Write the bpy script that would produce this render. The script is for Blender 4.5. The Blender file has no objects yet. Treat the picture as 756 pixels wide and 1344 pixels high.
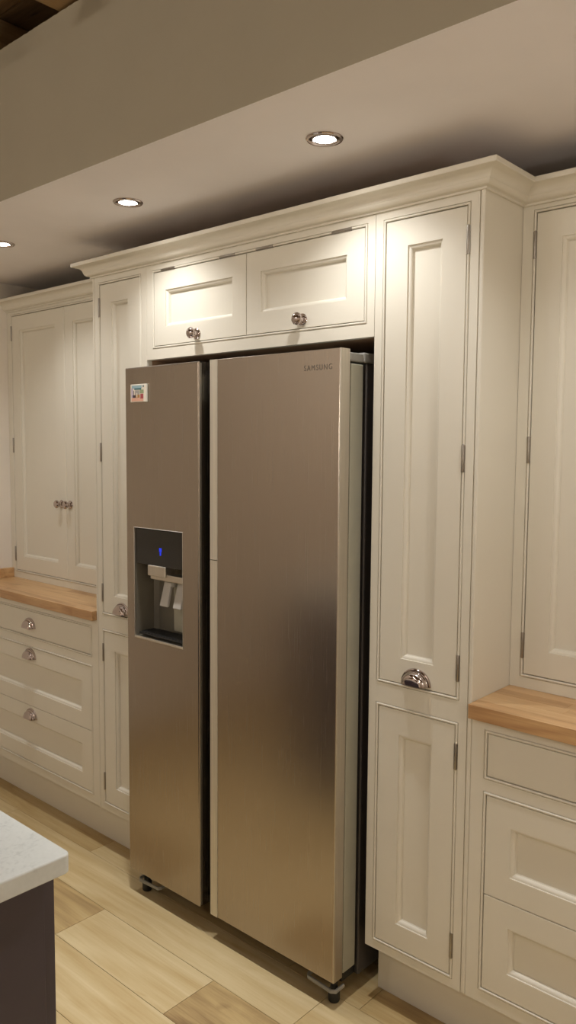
import bpy, bmesh, math, random
from mathutils import Vector, Matrix

random.seed(7)
PI = math.pi
SC = bpy.context.scene
COL = SC.collection

# ------------------------------------------------------------------ camera
cam_data = bpy.data.cameras.new('camera')
cam = bpy.data.objects.new('camera', cam_data)
COL.objects.link(cam)
YAW, PITCH, ROLL = 0.7298, -0.0822, 0.0071
fw = Vector((-math.sin(YAW) * math.cos(PITCH), math.cos(YAW) * math.cos(PITCH), math.sin(PITCH)))
r0 = Vector((math.cos(YAW), math.sin(YAW), 0))
u0 = r0.cross(fw)
rt = r0 * math.cos(ROLL) + u0 * math.sin(ROLL)
up = u0 * math.cos(ROLL) - r0 * math.sin(ROLL)
mw = Matrix((rt, up, -fw)).transposed().to_4x4()
mw.translation = Vector((1.3838, -1.7178, 1.5262))
cam.matrix_world = mw
cam_data.sensor_fit = 'VERTICAL'
cam_data.sensor_height = 36.0
cam_data.lens = 36.0 * 1052.57 / 1344
cam_data.clip_start = 0.02
SC.camera = cam

# ------------------------------------------------------------------ world, exposure, light levels
world = bpy.data.worlds.new('night')
SC.world = world
world.use_nodes = True
bg = world.node_tree.nodes['Background']
bg.inputs[0].default_value = (0.9, 0.8, 0.65, 1)
bg.inputs[1].default_value = 0.02
SC.view_settings.view_transform = 'Standard'
SC.view_settings.look = 'None'
SC.view_settings.gamma = 1
SC.view_settings.exposure = 0.1
SPOT_W = 13.6          # each downlight in the bulkhead
ROOM_W = 0.8          # each added, unseen fill lamp over the aisle
GLOW_W = 15.2          # each added, unseen fill lamp at the back of the room
SPOT_DEG = 130
CORE_W = 76.0          # the tighter middle of that beam
SIDE_W = 10.0  # added, unseen fill from the right
SPOT_COL = (0.98, 0.99, 1.0)
ROOM_COL = (1.0, 0.94, 0.86)

# ------------------------------------------------------------------ materials
def new_mat(name):
    m = bpy.data.materials.new(name)
    m.use_nodes = True
    nt = m.node_tree
    return m, nt, nt.nodes['Principled BSDF']

def N(nt, t, **kw):
    n = nt.nodes.new(t)
    for k, v in kw.items():
        setattr(n, k, v)
    return n

def ramp(nt, fac, stops):
    r = N(nt, 'ShaderNodeValToRGB')
    e = r.color_ramp.elements
    while len(e) < len(stops):
        e.new(0.5)
    for i, (p, c) in enumerate(stops):
        e[i].position = p
        e[i].color = (*c, 1)
    nt.links.new(fac, r.inputs[0])
    return r.outputs[0]

def coords(nt, scale, kind='Object', offset_prop=None):
    tc = N(nt, 'ShaderNodeTexCoord')
    mp = N(nt, 'ShaderNodeMapping')
    mp.inputs['Scale'].default_value = scale
    nt.links.new(tc.outputs[kind], mp.inputs['Vector'])
    if offset_prop:
        at = N(nt, 'ShaderNodeAttribute', attribute_type='OBJECT', attribute_name=offset_prop)
        ml = N(nt, 'ShaderNodeVectorMath', operation='SCALE')
        ml.inputs[0].default_value = (37.1, 51.7, 13.3)
        nt.links.new(at.outputs['Fac'], ml.inputs['Scale'])
        nt.links.new(ml.outputs[0], mp.inputs['Location'])
    return mp.outputs[0]

def noise(nt, vec, scale, detail=4, rough=0.55, dist=0.0):
    n = N(nt, 'ShaderNodeTexNoise')
    n.inputs['Scale'].default_value = scale
    n.inputs['Detail'].default_value = detail
    n.inputs['Roughness'].default_value = rough
    n.inputs['Distortion'].default_value = dist
    nt.links.new(vec, n.inputs['Vector'])
    return n.outputs['Fac']

def bump(nt, b, h, strength=0.1, dist=0.002):
    bp = N(nt, 'ShaderNodeBump')
    bp.inputs['Strength'].default_value = strength
    bp.inputs['Distance'].default_value = dist
    nt.links.new(h, bp.inputs['Height'])
    nt.links.new(bp.outputs[0], b.inputs['Normal'])

def plain(name, col, rough=0.5, metal=0.0, var=0.04, nscale=12, bstr=0.05, **kw):
    m, nt, b = new_mat(name)
    v = coords(nt, (1, 1, 1))
    f = noise(nt, v, nscale)
    lo = tuple(c * (1 - var) for c in col)
    hi = tuple(min(1, c * (1 + var)) for c in col)
    nt.links.new(ramp(nt, f, [(0.3, lo), (0.7, hi)]), b.inputs['Base Color'])
    b.inputs['Roughness'].default_value = rough
    b.inputs['Metallic'].default_value = metal
    for k, val in kw.items():
        b.inputs[k].default_value = val
    if bstr:
        f2 = noise(nt, v, nscale * 25, 2)
        bump(nt, b, f2, bstr, 0.0006)
    return m

def emit(name, col, strength):
    m, nt, b = new_mat(name)
    b.inputs['Base Color'].default_value = (*col, 1)
    b.inputs['Emission Color'].default_value = (*col, 1)
    b.inputs['Emission Strength'].default_value = strength
    return m

def oak(name, dark, mid, light, rough=0.42, gscale=1.0, tone_amt=1.0):
    """long-grained oak; grain runs along local x; obj['tone'] 0..1 shifts the board darker or lighter, obj['seed'] moves the figure"""
    m, nt, b = new_mat(name)
    v = coords(nt, (1.1 * gscale, 9 * gscale, 9 * gscale), 'Object', 'seed')
    broad = noise(nt, v, 1.6, 5, 0.6, 1.2)
    v2 = coords(nt, (3.0 * gscale, 110 * gscale, 110 * gscale), 'Object', 'seed')
    fine = noise(nt, v2, 1.5, 3, 0.6, 0.2)
    v3 = coords(nt, (0.55 * gscale, 4.2 * gscale, 4.2 * gscale), 'Object', 'seed')
    figure = noise(nt, v3, 1.3, 3, 0.5, 0.6)
    mul = N(nt, 'ShaderNodeMath', operation='MULTIPLY'); mul.inputs[1].default_value = 11.0
    nt.links.new(figure, mul.inputs[0])
    wv = N(nt, 'ShaderNodeMath', operation='PINGPONG'); wv.inputs[1].default_value = 1.0
    nt.links.new(mul.outputs[0], wv.inputs[0])
    mx = N(nt, 'ShaderNodeMix', data_type='FLOAT')
    mx.inputs[0].default_value = 0.22
    nt.links.new(broad, mx.inputs[2]); nt.links.new(wv.outputs[0], mx.inputs[3])
    mx2 = N(nt, 'ShaderNodeMix', data_type='FLOAT')
    mx2.inputs[0].default_value = 0.28
    nt.links.new(mx.outputs[0], mx2.inputs[2]); nt.links.new(fine, mx2.inputs[3])
    at = N(nt, 'ShaderNodeAttribute', attribute_type='OBJECT', attribute_name='tone')
    ad = N(nt, 'ShaderNodeMath', operation='MULTIPLY_ADD')
    nt.links.new(at.outputs['Fac'], ad.inputs[0])
    ad.inputs[1].default_value = 0.55 * tone_amt
    sb = N(nt, 'ShaderNodeMath', operation='MULTIPLY_ADD')
    nt.links.new(mx2.outputs[0], sb.inputs[0]); sb.inputs[1].default_value = 1.0; sb.inputs[2].default_value = -0.29
    nt.links.new(sb.outputs[0], ad.inputs[2])
    v4 = coords(nt, (3.2 * gscale, 9 * gscale, 9 * gscale), 'Object', 'seed')
    kn = noise(nt, v4, 1.0, 2, 0.5, 0.8)
    km = N(nt, 'ShaderNodeMapRange'); km.inputs['From Min'].default_value = 0.69; km.inputs['From Max'].default_value = 0.80
    km.inputs['To Min'].default_value = 0.0; km.inputs['To Max'].default_value = -0.45
    nt.links.new(kn, km.inputs['Value'])
    sk = N(nt, 'ShaderNodeMath', operation='ADD'); nt.links.new(ad.outputs[0], sk.inputs[0]); nt.links.new(km.outputs[0], sk.inputs[1])
    ad = sk
    nt.links.new(ramp(nt, ad.outputs[0], [(0.08, dark), (0.42, mid), (0.78, light)]), b.inputs['Base Color'])
    b.inputs['Roughness'].default_value = rough
    bump(nt, b, fine, 0.12, 0.0006)
    return m

def steel(name, col, rough, brush=(160, 160, 1.2), amt=0.10, **kw):
    m, nt, b = new_mat(name)
    v = coords(nt, brush)
    f = noise(nt, v, 3.0, 3, 0.6)
    lo = tuple(c * (1 - amt) for c in col); hi = tuple(c * (1 + amt) for c in col)
    nt.links.new(ramp(nt, f, [(0.3, lo), (0.7, hi)]), b.inputs['Base Color'])
    b.inputs['Metallic'].default_value = 1
    mr = N(nt, 'ShaderNodeMapRange')
    mr.inputs['To Min'].default_value = rough - 0.04
    mr.inputs['To Max'].default_value = rough + 0.05
    nt.links.new(f, mr.inputs['Value']); nt.links.new(mr.outputs[0], b.inputs['Roughness'])
    for k, val in kw.items():
        b.inputs[k].default_value = val
    return m

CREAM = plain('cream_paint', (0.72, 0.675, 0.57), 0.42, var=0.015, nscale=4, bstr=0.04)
FASCIA_DIM = plain('fascia_paint_dimmed', (0.375, 0.325, 0.235), 0.85, var=0.02, nscale=5, bstr=0.08)  # colour darkened to stand for the dimmer light on the upright face
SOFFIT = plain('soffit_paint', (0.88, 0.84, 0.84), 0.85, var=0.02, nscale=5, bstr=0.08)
WALLP = plain('wall_paint', (0.84, 0.78, 0.70), 0.85, var=0.02, nscale=5, bstr=0.08)
PLY = plain('bare_cabinet_board', (0.40, 0.25, 0.15), 0.6, var=0.08)
CARC = plain('cabinet_inside', (0.16, 0.14, 0.11), 0.7)
OAKF = oak('oak_floor', (0.14, 0.066, 0.024), (0.43, 0.30, 0.130), (0.57, 0.45, 0.25), 0.42)
OAKW = oak('oak_worktop', (0.34, 0.17, 0.07), (0.60, 0.37, 0.175), (0.76, 0.53, 0.285), 0.35, 1.5, 0.6)
OLDW = oak('old_timber', (0.05, 0.028, 0.012), (0.16, 0.09, 0.035), (0.33, 0.21, 0.09), 0.8, 1.4)
STEEL = steel('brushed_steel', (0.42, 0.365, 0.31), 0.255, amt=0.035)
TRIM = steel('light_aluminium', (0.60, 0.555, 0.48), 0.42)
STRIP = steel('satin_strip', (0.74, 0.70, 0.61), 0.6)
SIDEM = plain('grey_door_side', (0.42, 0.405, 0.32), 0.4, 0.25)
BODYM = plain('fridge_body_grey', (0.10, 0.09, 0.085), 0.45, 0.5)
CHROME = plain('polished_nickel', (0.52, 0.45, 0.425), 0.08, 1.0, bstr=0)
HINGEM = plain('steel_hinge', (0.36, 0.33, 0.29), 0.35, 1.0, bstr=0)
BLACK = plain('black_plastic', (0.012, 0.012, 0.012), 0.45)
GLOSSB = plain('black_glass', (0.02, 0.018, 0.015), 0.12, bstr=0)
RECESS = plain('recess_grey_plastic', (0.21, 0.19, 0.15), 0.28, 0.4)
CLEAR = plain('milky_plastic', (0.66, 0.63, 0.58), 0.25, bstr=0, **{'Transmission Weight': 0.35})
GREYP = plain('grey_plastic', (0.30, 0.29, 0.26), 0.5)
LOGOM = plain('logo_grey', (0.17, 0.145, 0.12), 0.4, 0.6, bstr=0)
BLUE = emit('blue_indicator', (0.01, 0.03, 0.6), 0.8)
BULB = emit('bulb_glass', (1.0, 0.9, 0.75), 12.0)
LENS = emit('lamp_lens', (1.0, 0.95, 0.88), 30.0)
ISLP = plain('aubergine_paint', (0.058, 0.045, 0.055), 0.45)

def quartz():
    m, nt, b = new_mat('white_quartz')
    v = coords(nt, (1, 1, 1))
    f = noise(nt, v, 9, 6, 0.65, 0.8)
    g = noise(nt, v, 160, 2, 0.5)
    mx = N(nt, 'ShaderNodeMix', data_type='FLOAT'); mx.inputs[0].default_value = 0.35
    nt.links.new(f, mx.inputs[2]); nt.links.new(g, mx.inputs[3])
    nt.links.new(ramp(nt, mx.outputs[0], [(0.3, (0.48, 0.50, 0.48)), (0.45, (0.62, 0.64, 0.61)), (0.7, (0.67, 0.69, 0.66))]), b.inputs['Base Color'])
    b.inputs['Roughness'].default_value = 0.22
    return m
QUARTZ = quartz()

# ------------------------------------------------------------------ mesh helpers
class MB:
    def __init__(s):
        s.v = []; s.f = []
    def add(s, vs, fs):
        o = len(s.v); s.v += [tuple(p) for p in vs]; s.f += [tuple(i + o for i in f) for f in fs]
        return s
    def box(s, x0, x1, y0, y1, z0, z1):
        return s.add([(x0, y0, z0), (x1, y0, z0), (x1, y1, z0), (x0, y1, z0), (x0, y0, z1), (x1, y0, z1), (x1, y1, z1), (x0, y1, z1)],
                     [(0, 3, 2, 1), (4, 5, 6, 7), (0, 1, 5, 4), (1, 2, 6, 5), (2, 3, 7, 6), (3, 0, 4, 7)])
    def rings(s, rs, first=False, last=False):
        """bridge rectangles (x0, x1, z0, z1, y) one to the next; normals face -y for shrinking rings"""
        vs = []; fs = []
        for (x0, x1, z0, z1, y) in rs:
            vs += [(x0, y, z0), (x1, y, z0), (x1, y, z1), (x0, y, z1)]
        for i in range(len(rs) - 1):
            a, b = 4 * i, 4 * i + 4
            for k in range(4):
                l = (k + 1) % 4
                fs.append((a + k, a + l, b + l, b + k))
        if first: fs.append((3, 2, 1, 0))
        if last:
            e = 4 * (len(rs) - 1); fs.append((e, e + 1, e + 2, e + 3))
        return s.add(vs, fs)
    def lathe(s, prof, c=(0, 0, 0), axis='z', n=28):
        """prof: (radius, height) list; radius 0 closes"""
        vs = []; fs = []
        for (r, h) in prof:
            for k in range(n):
                a = 2 * PI * k / n
                x, y = r * math.cos(a), r * math.sin(a)
                p = (x, y, h) if axis == 'z' else (x, h, y) if axis == 'y' else (h, x, y)
                vs.append((p[0] + c[0], p[1] + c[1], p[2] + c[2]))
        for i in range(len(prof) - 1):
            for k in range(n):
                l = (k + 1) % n
                fs.append((i * n + k, i * n + l, (i + 1) * n + l, (i + 1) * n + k))
        if prof[0][0] > 1e-9: fs.append(tuple(range(n - 1, -1, -1)))
        if prof[-1][0] > 1e-9:
            e = (len(prof) - 1) * n; fs.append(tuple(range(e, e + n)))
        return s.add(vs, fs)
    def sweep(s, path, prof, z0=0.0):
        """path: xy polyline, outward is to its right; prof: closed list (out, z)"""
        n = len(path); m = len(prof); vs = []
        nor = []
        for i in range(n - 1):
            d = (Vector(path[i + 1]) - Vector(path[i])).normalized(); nor.append(Vector((d.y, -d.x)))
        for i in range(n):
            if i == 0: q = nor[0]
            elif i == n - 1: q = nor[-1]
            else:
                q = nor[i - 1] + nor[i]; q = q / (q.dot(nor[i]))
            for (o, z) in prof:
                vs.append((path[i][0] + q.x * o, path[i][1] + q.y * o, z + z0))
        fs = []
        for i in range(n - 1):
            for k in range(m):
                l = (k + 1) % m
                fs.append((i * m + k, i * m + l, (i + 1) * m + l, (i + 1) * m + k))
        fs.append(tuple(range(m))); fs.append(tuple(range((n - 1) * m + m - 1, (n - 1) * m - 1, -1)))
        return s.add(vs, fs)
    def mesh(s, name, org=(0, 0, 0), smooth=None):
        me = bpy.data.meshes.new(name)
        me.from_pydata([(p[0] - org[0], p[1] - org[1], p[2] - org[2]) for p in s.v], [], s.f)
        bm = bmesh.new(); bm.from_mesh(me)
        bmesh.ops.remove_doubles(bm, verts=bm.verts, dist=1e-6)
        bmesh.ops.dissolve_degenerate(bm, edges=bm.edges, dist=1e-7)
        bmesh.ops.recalc_face_normals(bm, faces=bm.faces)
        bm.to_mesh(me); bm.free()
        if smooth:
            me.polygons.foreach_set('use_smooth', [True] * len(me.polygons))
            me.set_sharp_from_angle(angle=math.radians(smooth))
        return me

def root_loc(p):
    while p.parent: p = p.parent
    return tuple(p.location)

def part(name, mb, mat, parent=None, smooth=None, bevel=0.0, seg=2):
    org = root_loc(parent) if parent else (0, 0, 0)
    me = mb.mesh(name, org, smooth) if isinstance(mb, MB) else mb
    if mat: me.materials.append(mat)
    o = bpy.data.objects.new(name, me)
    COL.objects.link(o)
    if parent: o.parent = parent
    if bevel:
        b = o.modifiers.new('bevel', 'BEVEL'); b.width = bevel; b.segments = seg; b.limit_method = 'ANGLE'
        b.angle_limit = math.radians(40)
        b.harden_normals = False
    return o

def place(name, me, parent, loc, rot=(0, 0, 0)):
    """a repeat of a piece that shares its mesh, at a world place"""
    org = root_loc(parent)
    o = bpy.data.objects.new(name, me); COL.objects.link(o); o.parent = parent
    o.location = (loc[0] - org[0], loc[1] - org[1], loc[2] - org[2]); o.rotation_euler = rot
    return o

def tag(o, label, cat, group=None):
    o['label'] = label; o['category'] = cat
    if group: o['group'] = group
    return o

def thing(name, loc, label, cat, group=None):
    o = bpy.data.objects.new(name, None); COL.objects.link(o); o.location = loc
    o.empty_display_size = 0.1
    return tag(o, label, cat, group)

def struct(o, label=None):
    o['kind'] = 'structure'
    if label: o['label'] = label
    return o

# ------------------------------------------------------------------ measures (metres; x along the cabinets, y into the wall, z up)
XL, XR = -2.055, 2.40            # side walls
YB, YF = 0.62, -4.30             # wall behind the cabinets, far wall of the room
Z_SOF, Y_SOF, Z_FAS = 2.25, -0.455, 2.68
Z_JOI, Z_BRD = 2.69, 2.80
XTL, XTLe = -1.091, -1.104       # left tall cabinet's frame edge, its end panel
XBL, XBR = -0.7956, 0.1434       # alcove
XTR, XTRe = 0.4376, 0.4508
XRB = 1.380
YD = 0.193                       # the dresser tops are set back
Z_PL, Z_WB, Z_WT = 0.160, 0.875, 0.910
Z_TOP = 2.165

# ------------------------------------------------------------------ the room
fl = struct(part('floor', MB().box(XL - 0.1, XR + 0.1, YF - 0.1, YB + 0.1, -0.06, -0.0185), CARC))
rows = [0.62, 0.51, 0.325, 0.14]
y = -0.045
while y > YF:
    rows.append(y); y -= 0.185
rows.append(YF)
fixed_cuts = {-0.045: [(-1.62, 0.75), (0.064, 0.72), (1.55, .6)], -0.23: [(-1.9, 0.6), (-0.745, 0.80), (-0.22, 0.24), (0.9, 0.6), (1.8, .6)],
              -0.415: [(-1.3, 0.7), (-0.05, 0.78), (1.1, 0.5)], -0.6: [(-1.7, .5), (-0.48, 0.72), (0.7, 0.8)], 0.14: [(-1.1, .6), (-.1, .5), (0.16, 0.25), (1.2, .6)]}
for i in range(len(rows) - 1):
    y1, y0 = rows[i], rows[i + 1]
    cuts = fixed_cuts.get(round(y1, 3))
    if not cuts:
        x = XL + random.uniform(0.3, 1.5); cuts = []
        while x < XR - 0.3:
            cuts.append((x, random.uniform(0.35, 0.85))); x += random.choice([0.9, 1.2, 1.5, 1.8]) * random.uniform(0.9, 1.1)
    xs = [XL] + [c[0] for c in cuts] + [XR]
    tones = [c[1] for c in cuts] + [0.6]
    for k in range(len(xs) - 1):
        xa, xb = xs[k] + 0.0006, xs[k + 1] - 0.0006
        w = 0.0007
        mb = MB()
        cx, cy = (xa + xb) / 2, (y0 + y1) / 2
        lx, ly = (xb - xa) / 2, (y1 - y0) / 2 - 0.0006
        vs = [(-lx, -ly, -0.018), (lx, -ly, -0.018), (lx, ly, -0.018), (-lx, ly, -0.018),
              (-lx, -ly, -w), (lx, -ly, -w), (lx, ly, -w), (-lx, ly, -w),
              (-lx + w, -ly + w, 0), (lx - w, -ly + w, 0), (lx - w, ly - w, 0), (-lx + w, ly - w, 0)]
        fs = [(0, 3, 2, 1), (8, 9, 10, 11)] + [(a + b, a + (b + 1) % 4, a + 4 + (b + 1) % 4, a + 4 + b) for a in (0, 4) for b in range(4)]
        mb.add(vs, fs)
        o = part('plank', mb.mesh('plank'), OAKF, fl)
        o.location = (cx, cy, 0)
        o['tone'] = ([0.6] + tones)[k] if k else random.uniform(.5, .75)
        if round(y1, 3) == -0.23 and k == 1: o['tone'] = 0.30
        o['seed'] = random.uniform(0, 5)

struct(part('wall_left', MB().box(XL - 0.1, XL, YF - 0.1, YB + 0.1, -0.018, 3.0), WALLP))
struct(part('wall_back', MB().box(XL, XR, YB, YB + 0.1, -0.018, 3.0), WALLP))
struct(part('wall_right', MB().box(XR, XR + 0.1, YF - 0.1, YB + 0.1, -0.018, 3.0), WALLP))
struct(part('wall_front', MB().box(XL, XR, YF - 0.1, YF, -0.018, 3.0), WALLP))

# timber ceiling of the room: boards over joists
ce = struct(part('ceiling', MB().box(XL, XR, YF, YB, Z_BRD + 0.03, Z_BRD + 0.06), OLDW))
yy = YB
while yy > YF + 0.02:
    y0 = max(YF, yy - 0.21)
    mb = MB().box(-(XR - XL) / 2, (XR - XL) / 2, -(yy - y0) / 2 + .002, (yy - y0) / 2 - .002, 0, 0.029)
    o = part('board', mb.mesh('board'), OLDW, ce); o.location = ((XL + XR) / 2, (yy + y0) / 2, Z_BRD)
    o['tone'] = random.uniform(0.1, 0.5); o['seed'] = random.uniform(0, 5)
    yy = y0
jl = (YB - YF)
jm = None
def JX(k): return -0.525 + 0.495 * k
for k in range(11):
    x = JX(k - 4)
    if x < XL or x > XR: continue
    if jm is None:
        mb = MB().box(-jl / 2, jl / 2, -0.075, 0.075, 0, Z_BRD - Z_JOI - .001)
        jm = mb.mesh('joist'); jm.materials.append(OLDW)
    o = bpy.data.objects.new('joist', jm); COL.objects.link(o); o.parent = ce
    o.location = (x, (YB + YF) / 2, Z_JOI); o.rotation_euler = (0, 0, PI / 2)
    b = o.modifiers.new('bevel', 'BEVEL'); b.width = 0.008; b.segments = 2
    o['tone'] = 0.95 if k == 4 else random.uniform(0.3, 0.9); o['seed'] = random.uniform(0, 5)

# plastered dropped ceiling over the cabinets, with its ragged-topped front
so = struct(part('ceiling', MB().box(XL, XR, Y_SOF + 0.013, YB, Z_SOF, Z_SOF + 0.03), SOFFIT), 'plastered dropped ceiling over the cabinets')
mb = MB(); n = 320
nick = []; hv = 0.0
for i in range(n + 1):
    if random.random() < 0.12: hv = random.choice([0, 0, 0.002, -0.003, 0.004])
    nick.append(hv + random.uniform(-0.0008, 0.0008))
for yv in (Y_SOF, Y_SOF + 0.0130):
    for i in range(n + 1):
        x = XL + (XR - XL) * i / n
        mb.v.append((x, yv, Z_SOF))
    for i in range(n + 1):
        x = XL + (XR - XL) * i / n
        mb.v.append((x, yv, Z_FAS + nick[i]))
K = n + 1
for i in range(n):
    mb.f += [(i, i + 1, K + i + 1, K + i), (2 * K + i + 1, 2 * K + i, 3 * K + i, 3 * K + i + 1),
             (K + i, K + i + 1, 3 * K + i + 1, 3 * K + i), (i + 1, i, 2 * K + i, 2 * K + i + 1)]
mb.f += [(0, K, 3 * K, 2 * K), (n, 2 * K + n, 3 * K + n, K + n)]
fo = part('fascia', mb, FASCIA_DIM, so)
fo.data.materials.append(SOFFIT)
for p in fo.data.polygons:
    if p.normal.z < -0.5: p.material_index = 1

# ------------------------------------------------------------------ cabinet joinery
BEAD = 0.0075
def frame_front(mb, x0, x1, z0, z1, opens, y, t=0.022):
    """face frame with beaded openings; opens: (x0, x1, z0, z1)"""
    xs = sorted({x0, x1, *[o[0] for o in opens], *[o[1] for o in opens]})
    zs = sorted({z0, z1, *[o[2] for o in opens], *[o[3] for o in opens]})
    def inside(cx, cz): return any(o[0] < cx < o[1] and o[2] < cz < o[3] for o in opens)
    for yv in (y, y + t):
        for i in range(len(xs) - 1):
            for j in range(len(zs) - 1):
                if inside((xs[i] + xs[i + 1]) / 2, (zs[j] + zs[j + 1]) / 2): continue
                mb.add([(xs[i], yv, zs[j]), (xs[i + 1], yv, zs[j]), (xs[i + 1], yv, zs[j + 1]), (xs[i], yv, zs[j + 1])], [(0, 1, 2, 3) if yv == y else (3, 2, 1, 0)])
    mb.add([(x0, y, z0), (x1, y, z0), (x1, y, z1), (x0, y, z1), (x0, y + t, z0), (x1, y + t, z0), (x1, y + t, z1), (x0, y + t, z1)],
           [(0, 4, 5, 1), (1, 5, 6, 2), (2, 6, 7, 3), (3, 7, 4, 0)])
    for (a, b, c, d) in opens:
        prof = [(0, 0), (0.0006, 0.0030), (0.0014, 0.0030), (0.0018, 0.0002)]
        for k in range(1, 6):
            an = PI * k / 6
            prof.append((0.0047 - 0.0029 * math.cos(an), -0.0022 * math.sin(an)))
        prof += [(BEAD, 0.0006), (BEAD, t)]
        mb.rings([(a + u, b - u, c + u, d - u, y + v) for (u, v) in prof] + [(a, b, c, d, y + t)])

def leaf(name, x0, x1, z0, z1, y, parent, panel=True, rail=0.065, stile=0.065, t=0.021):
    """inset door or drawer front, flush with the frame; a moulded recess with its own panel"""
    e = 0.001
    mb = MB()
    rs = [(x0, x1, z0, z1, y + t), (x0, x1, z0, z1, y + e), (x0 + e, x1 - e, z0 + e, z1 - e, y)]
    if not panel:
        mb.rings(rs, True, True)
        return part(name, mb, CREAM, parent)
    a, b, c, d = x0 + stile, x1 - stile, z0 + rail, z1 - rail
    prof = [(0, 0), (0.0004, 0.0034)]
    for k in range(0, 7):
        an = PI / 2 * k / 6
        prof.append((0.0014 + 0.0088 * math.sin(an), 0.0036 + 0.0080 * (1 - math.cos(an))))
    prof += [(0.0115, 0.0120), (0.0115, 0.0150)]
    rs += [(a + u, b - u, c + u, d - u, y + v) for (u, v) in prof]
    rs += [(a + 0.0115, b - 0.0115, c + 0.0115, d - 0.0115, y + t), (x0, x1, z0, z1, y + t)]
    mb.rings(rs)
    o = part(name, mb, CREAM, parent)
    g = 0.0112
    part('panel', MB().box(a + g, b - g, y + 0.0140, y + 0.019, c + g, d - g), CREAM, o)
    return o

def fit(x0, x1, z0, z1, gap=0.0022):
    g = BEAD + gap
    return (x0 + g, x1 - g, z0 + g, z1 - g)

# one mesh each for the little brass-ware
def knob_mesh():
    mb = MB()
    prof = [(0.0, 0.0), (0.0165, 0.0), (0.0172, -0.0022), (0.0158, -0.0042), (0.0120, -0.0058), (0.0075, -0.0075), (0.0062, -0.0120), (0.0066, -0.0165),
            (0.0105, -0.0185), (0.0152, -0.0205), (0.0176, -0.0245), (0.0170, -0.0285), (0.0135, -0.0320), (0.0128, -0.0326), (0.0120, -0.0322), (0.0070, -0.0345), (0.0, -0.0352)]
    return mb.lathe(prof, (0, 0, 0), 'y', 32).mesh('knob', smooth=35)

def pull_mesh():
    a, h, d = 0.0400, 0.0360, 0.0250
    mb = MB(); nu, nv = 28, 12
    steps = [(1.0, 0.0), (0.995, 0.20), (0.97, 0.32), (0.90, 0.38), (0.885, 0.44), (0.87, 0.58), (0.82, 0.72), (0.72, 0.84), (0.60, 0.90), (0.575, 0.915), (0.55, 0.96), (0.50, 0.985), (0.0, 1.0)]
    nv = len(steps) - 1
    def surf(a, h, d):
        # half-moon sections stepping forward from the flange to a flat front
        vs = []
        for i in range(nu + 1):
            th = PI * i / nu
            for (r, q) in steps:
                vs.append((a * math.cos(th) * (0.22 + 0.78 * r if r else 0.0), -d * q, h * math.sin(th) * r))
        return vs
    for (k, flip) in ((1.0, False), (0.93, True)):
        vs = surf(a * k, h * k, d * k)
        fs = []
        for i in range(nu):
            for j in range(nv):
                p = i * (nv + 1) + j
                q = (p, p + 1, p + nv + 2, p + nv + 1)
                fs.append(q[::-1] if flip else q)
        mb.add(vs, fs)
    # flange: half ring on the door and a rolled lip round it
    n = 28
    prof = [(0.0, 0.0), (0.0, -0.0030), (0.0025, -0.0046), (0.0050, -0.0034), (0.0058, 0.0)]
    vs = []; fs = []
    for i in range(n + 1):
        th = PI * i / n
        for (o, yv) in prof:
            vs.append(((a - 0.001 + o) * math.cos(th), yv, (h - 0.001 + o) * math.sin(th)))
    m = len(prof)
    for i in range(n):
        for j in range(m):
            l = (j + 1) % m
            fs.append((i * m + j, (i + 1) * m + j, (i + 1) * m + l, i * m + l))
    fs += [tuple(range(m)), tuple(range(n * m + m - 1, n * m - 1, -1))]
    mb.add(vs, fs)
    return mb.mesh('cup_pull', smooth=40)

def hinge_mesh():
    mb = MB().lathe([(0.0, -0.0335), (0.0030, -0.0335), (0.0034, -0.0325), (0.0034, 0.0325), (0.0030, 0.0335), (0.0, 0.0335)], (0, 0, 0), 'z', 12)
    for z in (-0.011, 0.011):
        mb.lathe([(0.0034, z - 0.0008), (0.0037, z - 0.0006), (0.0037, z + 0.0006), (0.0034, z + 0.0008)], (0, 0, 0), 'z', 12)
    mb.box(-0.0050, 0.0050, 0.0, 0.0022, -0.032, 0.032)
    return mb.mesh('hinge', smooth=35)

KNOB, PULL, HINGE = knob_mesh(), pull_mesh(), hinge_mesh()
KNOB.materials.append(CHROME); PULL.materials.append(CHROME); HINGE.materials.append(HINGEM)

def knob(parent, x, z, y): return place('knob', KNOB, parent, (x, y - 0.0002, z))
def pull(parent, x, z, y): return place('cup_pull', PULL, parent, (x, y - 0.0002, z - 0.016))
def hinge(parent, x, z, y, lying=False):
    o = place('hinge', HINGE, parent, (x, y - 0.0012, z), (0, PI / 2, 0) if lying else (0, 0, 0))
    return o

def carcass(parent, x0, x1, y0, y1, z0, z1, outer=PLY):
    """sides, back, top and bottom boards of a cabinet"""
    t = 0.018
    mb = MB().box(x0, x0 + t, y0, y1, z0, z1).box(x1 - t, x1, y0, y1, z0, z1).box(x0 + t, x1 - t, y1 - 0.008, y1, z0, z1)
    mb.box(x0 + t, x1 - t, y0, y1 - 0.008, z0, z0 + t).box(x0 + t, x1 - t, y0, y1 - 0.008, z1 - t, z1)
    return part('carcass', mb, outer, parent)

HZ_UP = (2.0125, 1.4990, 0.9855)
HZ_LO = (0.7625, 0.2715)

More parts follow.
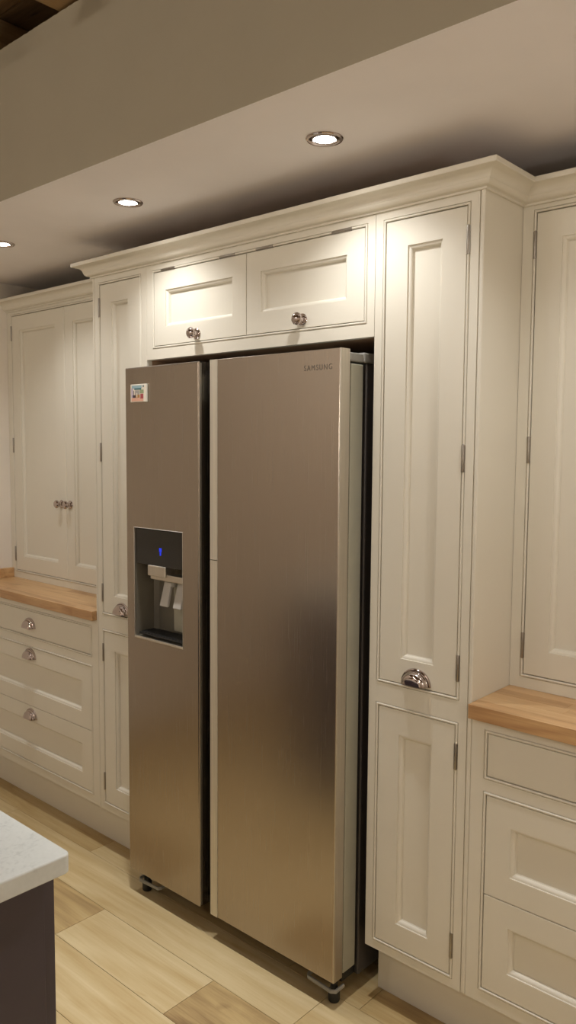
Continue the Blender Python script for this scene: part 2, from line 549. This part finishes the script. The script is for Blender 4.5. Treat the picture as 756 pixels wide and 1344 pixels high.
def tall_cabinet(x0, x1, xe, op0, op1, hinge_x, label):
    lo, hi = min(x0, xe), max(x1, xe)
    t = thing('tall_cabinet', ((lo + hi) / 2, 0, Z_PL), label, 'cabinet')
    ou, ol = (op0, op1, 0.904, 2.100), (op0, op1, 0.1832, 0.850)
    mb = MB(); frame_front(mb, x0, x1, Z_PL, Z_TOP, [ou, ol], 0.0)
    part('face_frame', mb, CREAM, t)
    carcass(t, x0, x1, 0.0225, 0.60, Z_PL, Z_TOP)
    # end panel on the outer side: a shadow gap, then a rounded front edge
    a, b = (xe, x0 - 0.0022) if xe < x0 else (x1 + 0.0022, xe)
    part('end_panel', MB().box(a, b, -0.0008, 0.60, Z_PL, Z_TOP), CREAM, t, bevel=0.003)
    part('scribe_strip', MB().box(min(b, x0) if xe < x0 else x1, x0 if xe < x0 else max(a, x1), 0.004, 0.6, Z_PL, Z_TOP), CREAM, t)
    du = leaf('door', *fit(*ou), 0.0, t)
    dl = leaf('door', *fit(*ol), 0.0, t)
    pull(du, (op0 + op1) / 2, 0.937, 0.0)
    hx = hinge_x
    for z in HZ_UP: hinge(du, hx, z, 0.0)
    for z in HZ_LO: hinge(dl, hx, z, 0.0)
    return t

tall_cabinet(XTL, XBL, XTLe, -1.0685, -0.8236, -1.0685 + BEAD - 0.002, 'narrow cream tall cabinet left of the fridge, partly hidden by it')
tall_cabinet(XBR, XTR, XTRe, 0.1667, 0.4153, 0.4153 - BEAD + 0.002, 'narrow cream tall cabinet right of the fridge with a cup pull')

# bridging cabinet over the fridge
Z_BB = 1.8105
br = thing('bridge_cabinet', ((XBL + XBR) / 2, 0, Z_BB), 'wide cream two-door cabinet bridging over the fridge', 'cabinet')
ob = (-0.7643, 0.1181, 1.8443, 2.1010)
mb = MB(); frame_front(mb, XBL + 0.0012, XBR - 0.0012, Z_BB, Z_TOP, [ob], 0.0)
part('face_frame', mb, CREAM, br)
carcass(br, XBL + 0.0012, XBR - 0.0012, 0.0225, 0.60, Z_BB, Z_TOP)
a, b, c, d = fit(*ob); mid = -0.3246
dL = leaf('door', a, mid - 0.001, c, d, 0.0, br, rail=0.060, stile=0.058)
dR = leaf('door', mid + 0.001, b, c, d, 0.0, br, rail=0.060, stile=0.058)
knob(dL, -0.5445, 1.8770, 0.0); knob(dR, -0.1033, 1.8770, 0.0)
for (dd, x) in ((dL, -0.682), (dL, -0.405), (dR, -0.250), (dR, 0.033)):
    hinge(dd, x, 2.1010 - BEAD + 0.002, 0.0, True)

# dresser tops (set back, standing on the oak worktops)
def dresser_top(x0, x1, op0, op1, mid, knobs, label):
    z0, z1 = Z_WT + 0.0005, Z_TOP
    t = thing('wall_cabinet', ((x0 + x1) / 2, YD, z0), label, 'cabinet')
    o_ = (op0, op1, 0.9385, 2.1088)
    mb = MB(); frame_front(mb, x0, x1, z0, z1, [o_], YD)
    part('face_frame', mb, CREAM, t)
    carcass(t, x0, x1, YD + 0.0225, 0.60, z0, z1, CREAM)
    a, b, c, d = fit(*o_)
    l = leaf('door', a, mid - 0.001, c, d, YD, t)
    r = leaf('door', mid + 0.001, b, c, d, YD, t)
    # half-round cover bead on the meeting edge
    part('meeting_bead', MB().lathe([(0, c + .002), (0.0035, c + .002), (0.0035, d - .002), (0, d - .002)], (mid + 0.006, YD, 0), 'z', 12), CREAM, r, smooth=40)
    for z in (2.024, 1.5205, 1.0215):
        hinge(l, op0 + BEAD - 0.002, z, YD); hinge(r, op1 - BEAD + 0.002, z, YD)
    for (dd, x) in ((l, mid - 0.032), (r, mid + 0.034)):
        knob(dd, x, 1.2715, YD)
    return t
dresser_top(XL + 0.001, XTLe - 0.001, -2.022, -1.1375, -1.596, True, 'cream two-door wall cabinet standing on the left oak worktop')
dresser_top(XTRe + 0.001, XRB, 0.4795, 1.3464, 0.9130, True, 'cream wall cabinet standing on the right oak worktop')

# drawer units under the worktops
def drawer_unit(x0, x1, op0, op1, label):
    t = thing('drawer_cabinet', ((x0 + x1) / 2, 0, Z_PL), label, 'cabinet')
    o1 = (op0, op1, 0.7278, 0.8504); o2 = (op0, op1, 0.1916, 0.6982)
    y = 0.0015
    mb = MB(); frame_front(mb, x0, x1, Z_PL, Z_WB - 0.0005, [o1, o2], y)
    part('face_frame', mb, CREAM, t)
    carcass(t, x0, x1, y + 0.0225, 0.58, Z_PL, Z_WB - 0.0005, CREAM)
    cx = (op0 + op1) / 2
    d1 = leaf('drawer', *fit(*o1), y, t, panel=False)
    a, b, c, d = fit(*o2)
    d2 = leaf('drawer', a, b, 0.4412 + 0.0010, d, y, t, rail=0.062)
    d3 = leaf('drawer', a, b, c, 0.4412 - 0.0010, y, t, rail=0.062)
    pull(d1, cx, 0.7891, y); pull(d2, cx, 0.6620, y); pull(d3, cx, 0.4070, y)
    return t
drawer_unit(XL + 0.001, XTLe - 0.001, -2.018, -1.1376, 'cream three-drawer cabinet with cup pulls under the left oak worktop')
drawer_unit(XTRe + 0.001, XRB, 0.4858, 1.3464, 'cream three-drawer cabinet under the right oak worktop')

# plinths
tag(part('plinth', MB().box(XL + 0.001, XBL, 0.066, 0.084, 0.0005, Z_PL - 0.0005), CREAM), 'long cream plinth under the cabinets left of the fridge', 'plinth')
tag(part('plinth', MB().box(XBR, XRB, 0.066, 0.084, 0.0005, Z_PL - 0.0005), CREAM), 'cream plinth under the cabinets right of the fridge', 'plinth')

# cornice: one moulding, mitred round the step
def arc(c, r, a0, a1, n):
    return [(c[0] + r * math.cos(math.radians(a0 + (a1 - a0) * k / n)), c[1] + r * math.sin(math.radians(a0 + (a1 - a0) * k / n))) for k in range(n + 1)]
ZC = 2.119
prof = [(0.0004, ZC), (0.0050, ZC), (0.0062, ZC + 0.0012), (0.0062, ZC + 0.005), (0.0085, ZC + 0.006)]
prof += arc((0.0085, ZC + 0.0200), 0.0140, -88, -8, 8)[1:]
prof += [(0.0235, ZC + 0.0190)]
prof += [(0.0520 - 0.0285 * math.cos(math.radians(t)), ZC + 0.0190 + 0.0190 * math.sin(math.radians(t))) for t in (12, 25, 40, 55, 70, 85)]
prof += [(0.0535, ZC + 0.0385), (0.0545, ZC + 0.0400), (0.0545, ZC + 0.0500), (0.0530, ZC + 0.0515), (0.0004, ZC + 0.0515)]
full = [(XL + 0.001, YD), (XTLe, YD), (XTLe, 0.0), (XTRe, 0.0), (XTRe, YD), (XRB, YD)]
def cornice(i0, i1, label):
    pth = full[i0:i1 + 1]
    mb = MB()
    ext = full
    # sweep the whole path for true mitres, keep only the wanted stretch
    m = len(prof); w = MB().sweep(ext, prof)
    mb.v = w.v[i0 * m:(i1 + 1) * m]
    n = i1 - i0 + 1
    for i in range(n - 1):
        for k in range(m):
            l = (k + 1) % m
            mb.f.append((i * m + k, i * m + l, (i + 1) * m + l, (i + 1) * m + k))
    mb.f += [tuple(range(m)), tuple(range((n - 1) * m + m - 1, (n - 1) * m - 1, -1))]
    return tag(part('cornice', mb, CREAM, None, smooth=30), label, 'cornice')
cornice(0, 1, 'short cream cornice on the set-back cabinet at the left wall')
cornice(1, 4, 'long cream cornice running over the fridge and tall cabinets')
cornice(4, 5, 'short cream cornice on the set-back cabinet at the right')

# oak worktops made of staves
def worktop(x0, x1, label, seed):
    rnd = random.Random(seed)
    t = thing('worktop', ((x0 + x1) / 2, 0.085, Z_WB), label, 'worktop')
    y0 = -0.020; y1 = YD
    n = 5; w = (y1 - y0) / n
    for r in range(n):
        xs = [x0]; x = x0 + rnd.uniform(0.18, 0.6)
        while x < x1 - 0.12:
            xs.append(x); x += rnd.uniform(0.35, 0.7)
        xs.append(x1)
        for k in range(len(xs) - 1):
            cx, cy = (xs[k] + xs[k + 1]) / 2, y0 + w * (r + .5)
            lx = (xs[k + 1] - xs[k]) / 2 - 0.0001; ly = w / 2 - 0.0001
            mb = MB().box(-lx, lx, -ly, ly, 0, Z_WT - Z_WB)
            o = part('stave', mb.mesh('stave'), OAKW, t, bevel=0.0004, seg=1)
            lo = root_loc(t); o.location = (cx - lo[0], cy - lo[1], Z_WB - lo[2])
            o['tone'] = rnd.uniform(0.1, 0.4) if r == 0 else rnd.uniform(0.15, 0.95); o['seed'] = rnd.uniform(0, 9)  # front row toned darker for the shade on the worktop's front edge
    part('worktop_core', MB().box(x0, x1, y1, 0.60, Z_WB, Z_WT), OAKW, t)
    return t
worktop(XL + 0.001, XTLe - 0.0008, 'oak worktop on the drawer cabinet at the left wall', 3)
worktop(XTRe + 0.0008, XRB + 0.01, 'oak worktop on the drawer cabinet at the right', 11)
up_ = part('upstand', MB().box(XL + 0.0005, XL + 0.0205, -0.020, YD - 0.0005, Z_WT + 0.0004, 0.953), OAKW, None, bevel=0.001)
up_['tone'] = 0.6; up_['seed'] = 2.0
tag(up_, 'short oak upstand against the left wall on the worktop', 'upstand')

# ------------------------------------------------------------------ fridge freezer
YFR = -0.100
FX0, FX1, FM0, FM1 = -0.783, 0.1125, -0.425, -0.380
ZF0, ZF1 = 0.078, 1.7755
fr = thing('fridge_freezer', ((FX0 + FX1) / 2, 0.25, 0), 'tall stainless steel side-by-side fridge freezer with water dispenser', 'fridge')
part('body', MB().box(FX0 + 0.004, FX1 - 0.002, 0.014, 0.600, 0.045, 1.745), BODYM, fr, bevel=0.004)
part('gasket', MB().box(FX0 + 0.02, FM0 - 0.01, 0.0, 0.014, 0.09, 1.735).box(FM1 + 0.01, FX1 - 0.016, 0.0, 0.014, 0.09, 1.735), BLACK, fr)
part('handle_recess', MB().box(FM0 - 0.002, FM1 + 0.002, -0.035, -0.001, 0.10, 1.7550), BLACK, fr)
part('base_grille', MB().box(FX0 + 0.03, FX1 - 0.03, -0.03, 0.013, 0.052, 0.074), BLACK, fr)

# freezer door with the dispenser opening cut through its skin
DX0, DX1, DZ0, DZ1 = -0.743, -0.4985, 0.890, 1.258
mb = MB()
bv = 0.004
mb.rings([(FX0, FM0, ZF0, ZF1, -0.001), (FX0, FM0, ZF0, ZF1, YFR + bv), (FX0 + bv * .3, FM0 - bv * .3, ZF0 + bv * .3, ZF1 - bv * .3, YFR + bv * .3),
          (FX0 + bv, FM0 - bv, ZF0 + bv, ZF1 - bv, YFR), (DX0, DX1, DZ0, DZ1, YFR), (DX0, DX1, DZ0, DZ1, -0.012)], True, False)
mb.add([(DX0, -0.012, DZ0), (DX1, -0.012, DZ0), (DX1, -0.012, DZ1), (DX0, -0.012, DZ1)], [(0, 1, 2, 3)])
fd = part('freezer_door', mb, STEEL, fr)
part('door_edge', MB().box(FM0 - 0.0001, FM0 + 0.0012, YFR + 0.004, YFR + 0.012, ZF0 + .004, ZF1 - .004), TRIM, fd)
# dispenser: lined niche with a rounded look, chrome rim, control glass, spout, paddles, tray
ny = -0.016
mb = MB()
rs = [(DX0 + .001, DX1 - .001, DZ0 + .001, DZ1 - .001, YFR + 0.001), (DX0 + .002, DX1 - .002, DZ0 + .002, DZ1 - .002, YFR + 0.003),
      (DX0 + .012, DX1 - .012, DZ0 + .012, DZ1 - .012, ny - 0.012), (DX0 + .026, DX1 - .026, DZ0 + .02, DZ1 - .02, ny)]
mb.rings(rs, False, True)
part('dispenser_niche', mb, RECESS, fd)
mb = MB()
mb.rings([(DX0 - .0005, DX1 + .0005, DZ0 - .0005, DZ1 + .0005, YFR - 0.0004), (DX0 + .0008, DX1 - .0008, DZ0 + .0015, DZ1 - .0008, YFR - 0.0016), (DX0 + .0026, DX1 - .0022, DZ0 + .007, DZ1 - .0016, YFR - 0.0004), (DX0 + .0026, DX1 - .0022, DZ0 + .007, DZ1 - .0016, YFR + 0.004)])
part('dispenser_rim', mb, TRIM, fd)
part('control_panel', MB().box(DX0 + 0.0035, DX1 - 0.0035, YFR + 0.005, YFR + 0.030, 1.138, DZ1 - 0.003), GLOSSB, fd, bevel=0.002)
mb = MB()
mb.box(-0.6185, -0.6070, YFR + 0.0040, YFR + 0.0052, 1.1860, 1.1980).box(-0.6160, -0.6095, YFR + 0.0040, YFR + 0.0052, 1.1740, 1.1850)
part('indicator_light', mb, BLUE, fd)
mb = MB().box(-0.676, -0.588, YFR + 0.002, YFR + 0.045, 1.104, 1.139).box(-0.672, -0.512, YFR + 0.010, YFR + 0.050, 1.092, 1.1135)
part('spout', mb, TRIM, fd, bevel=0.003)
def paddle(x):
    m_ = MB()
    a = [(x - .017, YFR + .034, 1.094), (x + .017, YFR + .034, 1.094), (x + .017, YFR + .046, 1.094), (x - .017, YFR + .046, 1.094)]
    b = [(x - .020, YFR + .012, 1.008), (x + .020, YFR + .012, 1.008), (x + .020, YFR + .022, 1.008), (x - .020, YFR + .022, 1.008)]
    m_.add(a + b, [(0, 1, 2, 3), (7, 6, 5, 4)] + [(k, 4 + k, 4 + (k + 1) % 4, (k + 1) % 4) for k in range(4)])
    return part('paddle', m_, CLEAR, fd, bevel=0.003)
paddle(-0.610); paddle(-0.545)
part('nozzle', MB().lathe([(0, 1.075), (.009, 1.075), (.011, 1.092), (0, 1.092)], (-0.578, YFR + .03, 0), 'z', 16), GREYP, fd)
part('back_guide', MB().box(-0.632, -0.560, ny - 0.010, ny - 0.001, 0.915, 1.09), SIDEM, fd, bevel=0.004)
mb = MB().box(DX0 + .010, DX1 - .010, YFR + .012, ny - .003, DZ0 + .0125, DZ0 + .018)
for k in range(7):
    mb.box(DX0 + .016, DX1 - .016, YFR + .016 + k * .008, YFR + .0195 + k * .008, DZ0 + .018, DZ0 + .0215)
part('drip_tray', mb, BLACK, fd)

# fridge door: steel skin with pale edges, door-in-door inner part behind
mb = MB()
SX0, SX1 = FM1 + 0.038, FX1 - 0.003
mb.rings([(SX0, SX1, ZF0, ZF1, -0.062), (SX0, SX1, ZF0, ZF1, YFR + .001), (SX0 + .0008, SX1 - .0008, ZF0 + .001, ZF1 - .001, YFR)], True, True)
dd = part('fridge_door', mb, STEEL, fr)
mb = MB()
zs = 1.186
for (z0, z1) in ((ZF0, zs - 0.0012), (zs + 0.0012, ZF1)):
    pts = [(FM1, -0.062), (FM1, YFR + .008), (FM1 + .003, YFR + .002), (FM1 + .008, YFR - .001), (SX0 - .0015, YFR - .001), (SX0 - 0.0006, YFR + .002), (SX0 - .0006, -0.062)]
    n = len(pts)
    mb.add([(p[0], p[1], z0) for p in pts] + [(p[0], p[1], z1) for p in pts], [tuple(range(n)), tuple(range(2 * n - 1, n - 1, -1))] + [(k, (k + 1) % n, n + (k + 1) % n, n + k) for k in range(n)])
tr = part('handle_strip', mb, STRIP, dd)
mb = MB()
pts = [(SX1 + .0003, YFR + .001), (SX1 + .0020, YFR + .002), (FX1, YFR + .006), (FX1, -0.062), (SX1 + .0003, -0.062)]
n = len(pts)
mb.add([(p[0], p[1], ZF0) for p in pts] + [(p[0], p[1], ZF1) for p in pts], [tuple(range(n)), tuple(range(2 * n - 1, n - 1, -1))] + [(k, (k + 1) % n, n + (k + 1) % n, n + k) for k in range(n)])
part('edge_trim', mb, TRIM, dd)
part('seal', MB().box(FM1 + .006, FX1 - .008, -0.062, -0.055, ZF0 + .01, 1.755), BLACK, dd)
part('inner_door', MB().box(FM1 + .004, FX1 - .002, -0.055, -0.001, ZF0 + .006, 1.7400), SIDEM, dd, bevel=0.003)
# maker's lettering on the door
cu = bpy.data.curves.new('lettering', 'FONT')
cu.body = 'SAMSUNG'; cu.size = 0.0205; cu.extrude = 0.0002; cu.offset = 0.0; cu.space_character = 1.30; cu.align_x = 'CENTER'; cu.align_y = 'CENTER'
tmp = bpy.data.objects.new('lettering', cu); COL.objects.link(tmp)
bpy.context.view_layer.update()
me = bpy.data.meshes.new_from_object(tmp.evaluated_get(bpy.context.evaluated_depsgraph_get()))
bpy.data.objects.remove(tmp)
wx = max(v.co.x for v in me.vertices) - min(v.co.x for v in me.vertices)
k = 0.094 / wx
for v in me.vertices: v.co.x *= k
me.materials.clear(); me.materials.append(LOGOM)
o = place('lettering', me, dd, (0.0375, YFR - 0.0004, 1.729), (PI / 2, 0, 0))
# hinge covers and feet
part('hinge_cover', MB().box(FX1 - 0.085, FX1 - 0.001, 0.001, 0.115, 1.7455, 1.772), GREYP, fr, bevel=0.004)
part('hinge_cover', MB().box(FX0 + 0.001, FX0 + 0.085, 0.001, 0.115, 1.7455, 1.772), GREYP, fr, bevel=0.004)
part('hinge_cover', MB().box(FX1 - 0.075, FX1 - 0.003, -0.055, 0.0005, 1.7455, 1.768), GREYP, fr, bevel=0.003)
def foot(x, s):
    y = -0.062
    leg = part('leg', MB().lathe([(0, 0.0004), (.0145, 0.0004), (.0165, .004), (.0165, .030), (.012, .033), (.010, .050), (.010, .0770), (0, .0770)], (x, y, 0), 'z', 20), BLACK, fr, smooth=40)
    # grey lever plate looping round the adjuster
    mb = MB(); z0, z1 = .036, .047
    path = [(x - s * .085, y + .030), (x - s * .085, y - .010), (x - s * .080, y - .018), (x + s * .008, y - .024), (x + s * .018, y - .016), (x + s * .018, y + .02)]
    t = .0065
    L = []; R = []
    for i, p in enumerate(path):
        a = Vector(path[max(0, i - 1)]); b = Vector(path[min(len(path) - 1, i + 1)])
        d_ = (b - a).normalized(); nrm = Vector((d_.y, -d_.x)) * t / 2
        L.append(Vector(p) + nrm); R.append(Vector(p) - nrm)
    n = len(path)
    vs = [(p.x, p.y, z) for z in (z0, z1) for p in (L + R)]
    fs = []
    for i in range(n - 1):
        fs += [(i, i + 1, n + i + 1, n + i), (2 * n + i, 3 * n + i, 3 * n + i + 1, 2 * n + i + 1), (i, 2 * n + i, 2 * n + i + 1, i + 1), (n + i, n + i + 1, 3 * n + i + 1, 3 * n + i)]
    fs += [(0, n, 3 * n, 2 * n), (n - 1, 3 * n - 1, 4 * n - 1, 2 * n - 1)]
    mb.add(vs, fs)
    part('lever', mb, GREYP, leg, bevel=0.002)
    part('foot_bracket', MB().box(x - .03 if s > 0 else x - .012, x + .012 if s > 0 else x + .03, -0.045, 0.06, .050, .0775), BLACK, fr)
foot(0.086, 1); foot(-0.735, -1)
for x in (-0.70, 0.0):
    part('rear_roller', MB().lathe([(0, x - .02), (.024, x - .02), (.024, x + .02), (0, x + .02)], (0, 0.5, 0.0245), 'x', 20), BLACK, fr)

# souvenir magnet on the freezer door
mg = thing('fridge_magnet', (-0.705, YFR - 0.0005, 1.664), 'small picture magnet stuck on the top of the freezer door', 'magnet')
part('backing', MB().box(-0.7455, -0.664, YFR - 0.0065, YFR - 0.0005, 1.6630, 1.7200), plain('magnet_white', (0.72, 0.69, 0.60), 0.4), mg, bevel=0.001)
cols = {'sky': (0.30, 0.45, 0.50), 'teal': (0.06, 0.16, 0.17), 'cream': (0.80, 0.72, 0.60), 'pink': (0.75, 0.42, 0.30), 'ochre': (0.45, 0.22, 0.06), 'red': (0.40, 0.07, 0.08),
        'ink': (0.05, 0.035, 0.05), 'grey': (0.40, 0.37, 0.33), 'leaf': (0.30, 0.36, 0.20), 'lilac': (0.50, 0.42, 0.55)}
rects = [('cream', 0, 1, 0, 1), ('sky', .08, .75, .78, .96), ('teal', .25, .72, .70, .80), ('lilac', .05, .16, .25, .80), ('grey', .30, .60, .40, .68), ('leaf', .62, .88, .48, .70), ('pink', .06, .86, .03, .24),
         ('ink', .15, .34, .24, .40), ('ochre', .34, .62, .24, .42), ('red', .66, .86, .18, .46), ('ink', .20, .24, .40, .66), ('cream', .40, .46, .26, .52), ('teal', .82, .90, .84, .95)]
mb = MB(); me = bpy.data.meshes.new('picture'); vs = []; fs = []; mi = []
names = list(cols)
px0, px1, pz0, pz1 = -0.7450, -0.6680, 1.6640, 1.7185
for i, (c, a, b, e, f) in enumerate(rects):
    yv = -0.0062 - 0.00004 * i
    q = len(vs)
    vs += [(px0 + (px1 - px0) * a + .705, yv, pz0 + (pz1 - pz0) * e - 1.664), (px0 + (px1 - px0) * b + .705, yv, pz0 + (pz1 - pz0) * e - 1.664), (px0 + (px1 - px0) * b + .705, yv, pz0 + (pz1 - pz0) * f - 1.664), (px0 + (px1 - px0) * a + .705, yv, pz0 + (pz1 - pz0) * f - 1.664)]
    fs.append((q, q + 1, q + 2, q + 3)); mi.append(names.index(c))
me.from_pydata(vs, [], fs)
for c in names: me.materials.append(plain('print_' + c, cols[c], 0.35, bstr=0))
me.polygons.foreach_set('material_index', mi)
part('picture', me, None, mg)

# ------------------------------------------------------------------ kitchen island
IX0, IX1, IY0, IY1 = -0.92, 0.342, -1.78, -1.097
isl = thing('kitchen_island', ((IX0 + IX1) / 2, (IY0 + IY1) / 2, 0), 'dark aubergine kitchen island under the white stone top', 'island')
part('body', MB().box(IX0, IX1, IY0, IY1, 0.10, 0.8895), ISLP, isl, bevel=0.002)
part('plinth', MB().box(IX0 + .05, IX1 - .002, IY0 + .05, IY1 - .05, 0.0005, 0.10), ISLP, isl)
w3 = (IX1 - IX0) / 3
for k in range(3):
    x0 = IX0 + w3 * k + .004; x1 = IX0 + w3 * (k + 1) - .004
    m_ = MB().rings([(x0, x1, .112, .885, IY1 - .0005), (x0, x1, .112, .885, IY1 + .018), (x0 + .06, x1 - .06, .172, .825, IY1 + .018), (x0 + .066, x1 - .066, .178, .819, IY1 + .010)], True, True)
    part('door', m_, ISLP, isl)
def rounded_slab(x0, x1, y0, y1, z0, z1, r, n=6):
    pts = []
    for (cx, cy, a0) in ((x1 - r, y1 - r, 0), (x0 + r, y1 - r, 90), (x0 + r, y0 + r, 180), (x1 - r, y0 + r, 270)):
        pts += [(cx + r * math.cos(math.radians(a0 + 90 * k / n)), cy + r * math.sin(math.radians(a0 + 90 * k / n))) for k in range(n + 1)]
    m = len(pts)
    return MB().add([(*p, z0) for p in pts] + [(*p, z1) for p in pts], [tuple(range(m - 1, -1, -1)), tuple(range(m, 2 * m))] + [(k, (k + 1) % m, m + (k + 1) % m, m + k) for k in range(m)])
tag(part('stone_worktop', rounded_slab(IX0 - .03, 0.380, IY0 - .03, -1.074, 0.890, 0.920, 0.012), QUARTZ, None, bevel=0.003, seg=3), 'pale stone island top with a rounded corner', 'worktop')

# ------------------------------------------------------------------ lamps
def downlight(x, y, z, label, watts, tilt, group, col=SPOT_COL, angle=SPOT_DEG, core=1.0):
    t = thing('downlight', (x, y, z), label, 'downlight', group)
    part('bezel', MB().lathe([(0.0300, -0.0004), (0.0445, -0.0004), (0.0445, -0.0020), (0.0425, -0.0042), (0.0385, -0.0048), (0.0350, -0.0040), (0.0325, -0.0026), (0.0305, -0.0006)], (x, y, z), 'z', 40), CHROME, t, smooth=35)
    part('gimbal_ring', MB().lathe([(0.0268, -0.0006), (0.0305, -0.0006), (0.0312, -0.0030), (0.0298, -0.0046), (0.0276, -0.0042), (0.0268, -0.0020)], (x, y, z), 'z', 36), CHROME, t, smooth=35)
    part('lens', MB().lathe([(0, -0.0004), (0.0266, -0.0004), (0.0266, -0.0022), (0.020, -0.0040), (0.010, -0.0050), (0, -0.0054)], (x, y, z), 'z', 32), LENS, t, smooth=50)
    ld = bpy.data.lights.new('downlight_beam', 'SPOT')
    ld.energy = watts; ld.color = col; ld.spot_size = math.radians(angle); ld.spot_blend = 0.75; ld.shadow_soft_size = 0.022
    lo = bpy.data.objects.new('downlight_beam', ld); COL.objects.link(lo); lo.parent = t
    lo.location = (0, 0, -0.009); lo.rotation_euler = (math.radians(tilt), 0, 0)
    lc = bpy.data.lights.new('downlight_core', 'SPOT'); lc.energy = CORE_W * core; lc.color = col; lc.spot_size = math.radians(58); lc.spot_blend = 1.0; lc.shadow_soft_size = 0.022
    lk = bpy.data.objects.new('downlight_core', lc); COL.objects.link(lk); lk.parent = t
    lk.location = (0, 0, -0.009); lk.rotation_euler = (math.radians(-15), 0, 0)      # gimbals tipped a little towards the room
    return t
downlight(0.138, -0.205, Z_SOF, 'recessed round ceiling downlight above the right edge of the fridge', SPOT_W, 0, 'downlights in the dropped ceiling')
downlight(-0.622, -0.203, Z_SOF, 'recessed round ceiling downlight above the left end of the fridge', SPOT_W, 0, 'downlights in the dropped ceiling')
downlight(-1.378, -0.195, Z_SOF, 'recessed round ceiling downlight at the far left edge, over the drawers', SPOT_W, 0, 'downlights in the dropped ceiling', core=0.45)
downlight(0.900, -0.205, Z_SOF, 'recessed round ceiling downlight over the right-hand wall cabinet', SPOT_W, 0, 'downlights in the dropped ceiling')

def room_fill_lamp(x, y, label, group, down, glow):  # unseen fill light added to the room, shaped as ceiling fixtures
    t = thing('room_fill_lamp', (x, y, Z_JOI), label, 'lamp', group)
    part('rose', MB().lathe([(0, 0), (.05, 0), (.05, -.012), (.045, -.018), (0, -.018)], (x, y, Z_JOI), 'z', 24), CHROME, t, smooth=40)
    part('shade', MB().lathe([(.012, -.018), (.03, -.03), (.07, -.075), (.072, -.077), (.068, -.077), (.028, -.034), (.010, -.024)], (x, y, Z_JOI), 'z', 28), CHROME, t, smooth=40)
    if down:
        ld = bpy.data.lights.new('fill_beam', 'SPOT'); ld.energy = down; ld.color = ROOM_COL; ld.shadow_soft_size = 0.06
        ld.spot_size = math.radians(112); ld.spot_blend = 0.5
        lo = bpy.data.objects.new('fill_beam', ld); COL.objects.link(lo); lo.parent = t; lo.location = (0, 0, -0.09)
    if glow:
        le = bpy.data.lights.new('fill_glow', 'POINT'); le.energy = glow; le.color = ROOM_COL; le.shadow_soft_size = 0.06
        lg = bpy.data.objects.new('fill_glow', le); COL.objects.link(lg); lg.parent = t; lg.location = (0, 0, -0.14)
for k in (-2, 0, 2):
    room_fill_lamp(JX(k), -0.85, 'added nickel fill lamp in the unseen row over the aisle, %s' % {-2: 'nearest the left wall', 0: 'middle of the three', 2: 'nearest the open floor'}[k], 'added fill lamps over the aisle', ROOM_W, 0)
for (x, y, l) in ((JX(-1), -2.7, 'added unseen fill lamp on a joist behind the island'), (JX(3), -2.7, 'added unseen fill lamp on a joist over the open floor'),
                  (JX(-1), -3.7, 'added unseen fill lamp on a joist by the far wall'), (JX(3), -3.7, 'added unseen fill lamp on a joist by the far right corner')):
    room_fill_lamp(x, y, l, 'added fill lamps at the back of the room', 0, GLOW_W)

def fill(x, y, z, label, watts):  # unseen fill added for light from the right; its hanging form is made up
    t = thing('side_fill_lamp', (x, y, Z_JOI), label, 'fill')
    part('rose', MB().lathe([(0, 0), (.045, 0), (.045, -.012), (.040, -.018), (0, -.018)], (x, y, Z_JOI), 'z', 24), CHROME, t, smooth=40)
    part('cord', MB().lathe([(0, Z_JOI - .018), (.003, Z_JOI - .018), (.003, z + .10), (0, z + .10)], (x, y, 0), 'z', 8), BLACK, t)
    part('holder', MB().lathe([(0, z + .10), (.016, z + .10), (.018, z + .06), (.010, z + .045), (0, z + .045)], (x, y, 0), 'z', 20), CHROME, t, smooth=40)
    part('bulb', MB().lathe([(0, z + .044), (.012, z + .044), (.026, z + .015), (.030, z - .005), (.022, z - .028), (0, z - .036)], (x, y, 0), 'z', 20), BULB, t, smooth=60)
    ld = bpy.data.lights.new('side_fill_light', 'POINT'); ld.energy = watts; ld.color = ROOM_COL; ld.shadow_soft_size = 0.03
    lo = bpy.data.objects.new('side_fill_light', ld); COL.objects.link(lo); lo.parent = t; lo.location = (0, 0, z - 0.075 - Z_JOI)
fill(2.02, -0.90, 1.70, 'added unseen bare-bulb pendant in the open floor beyond the right-hand cabinets', SIDE_W)
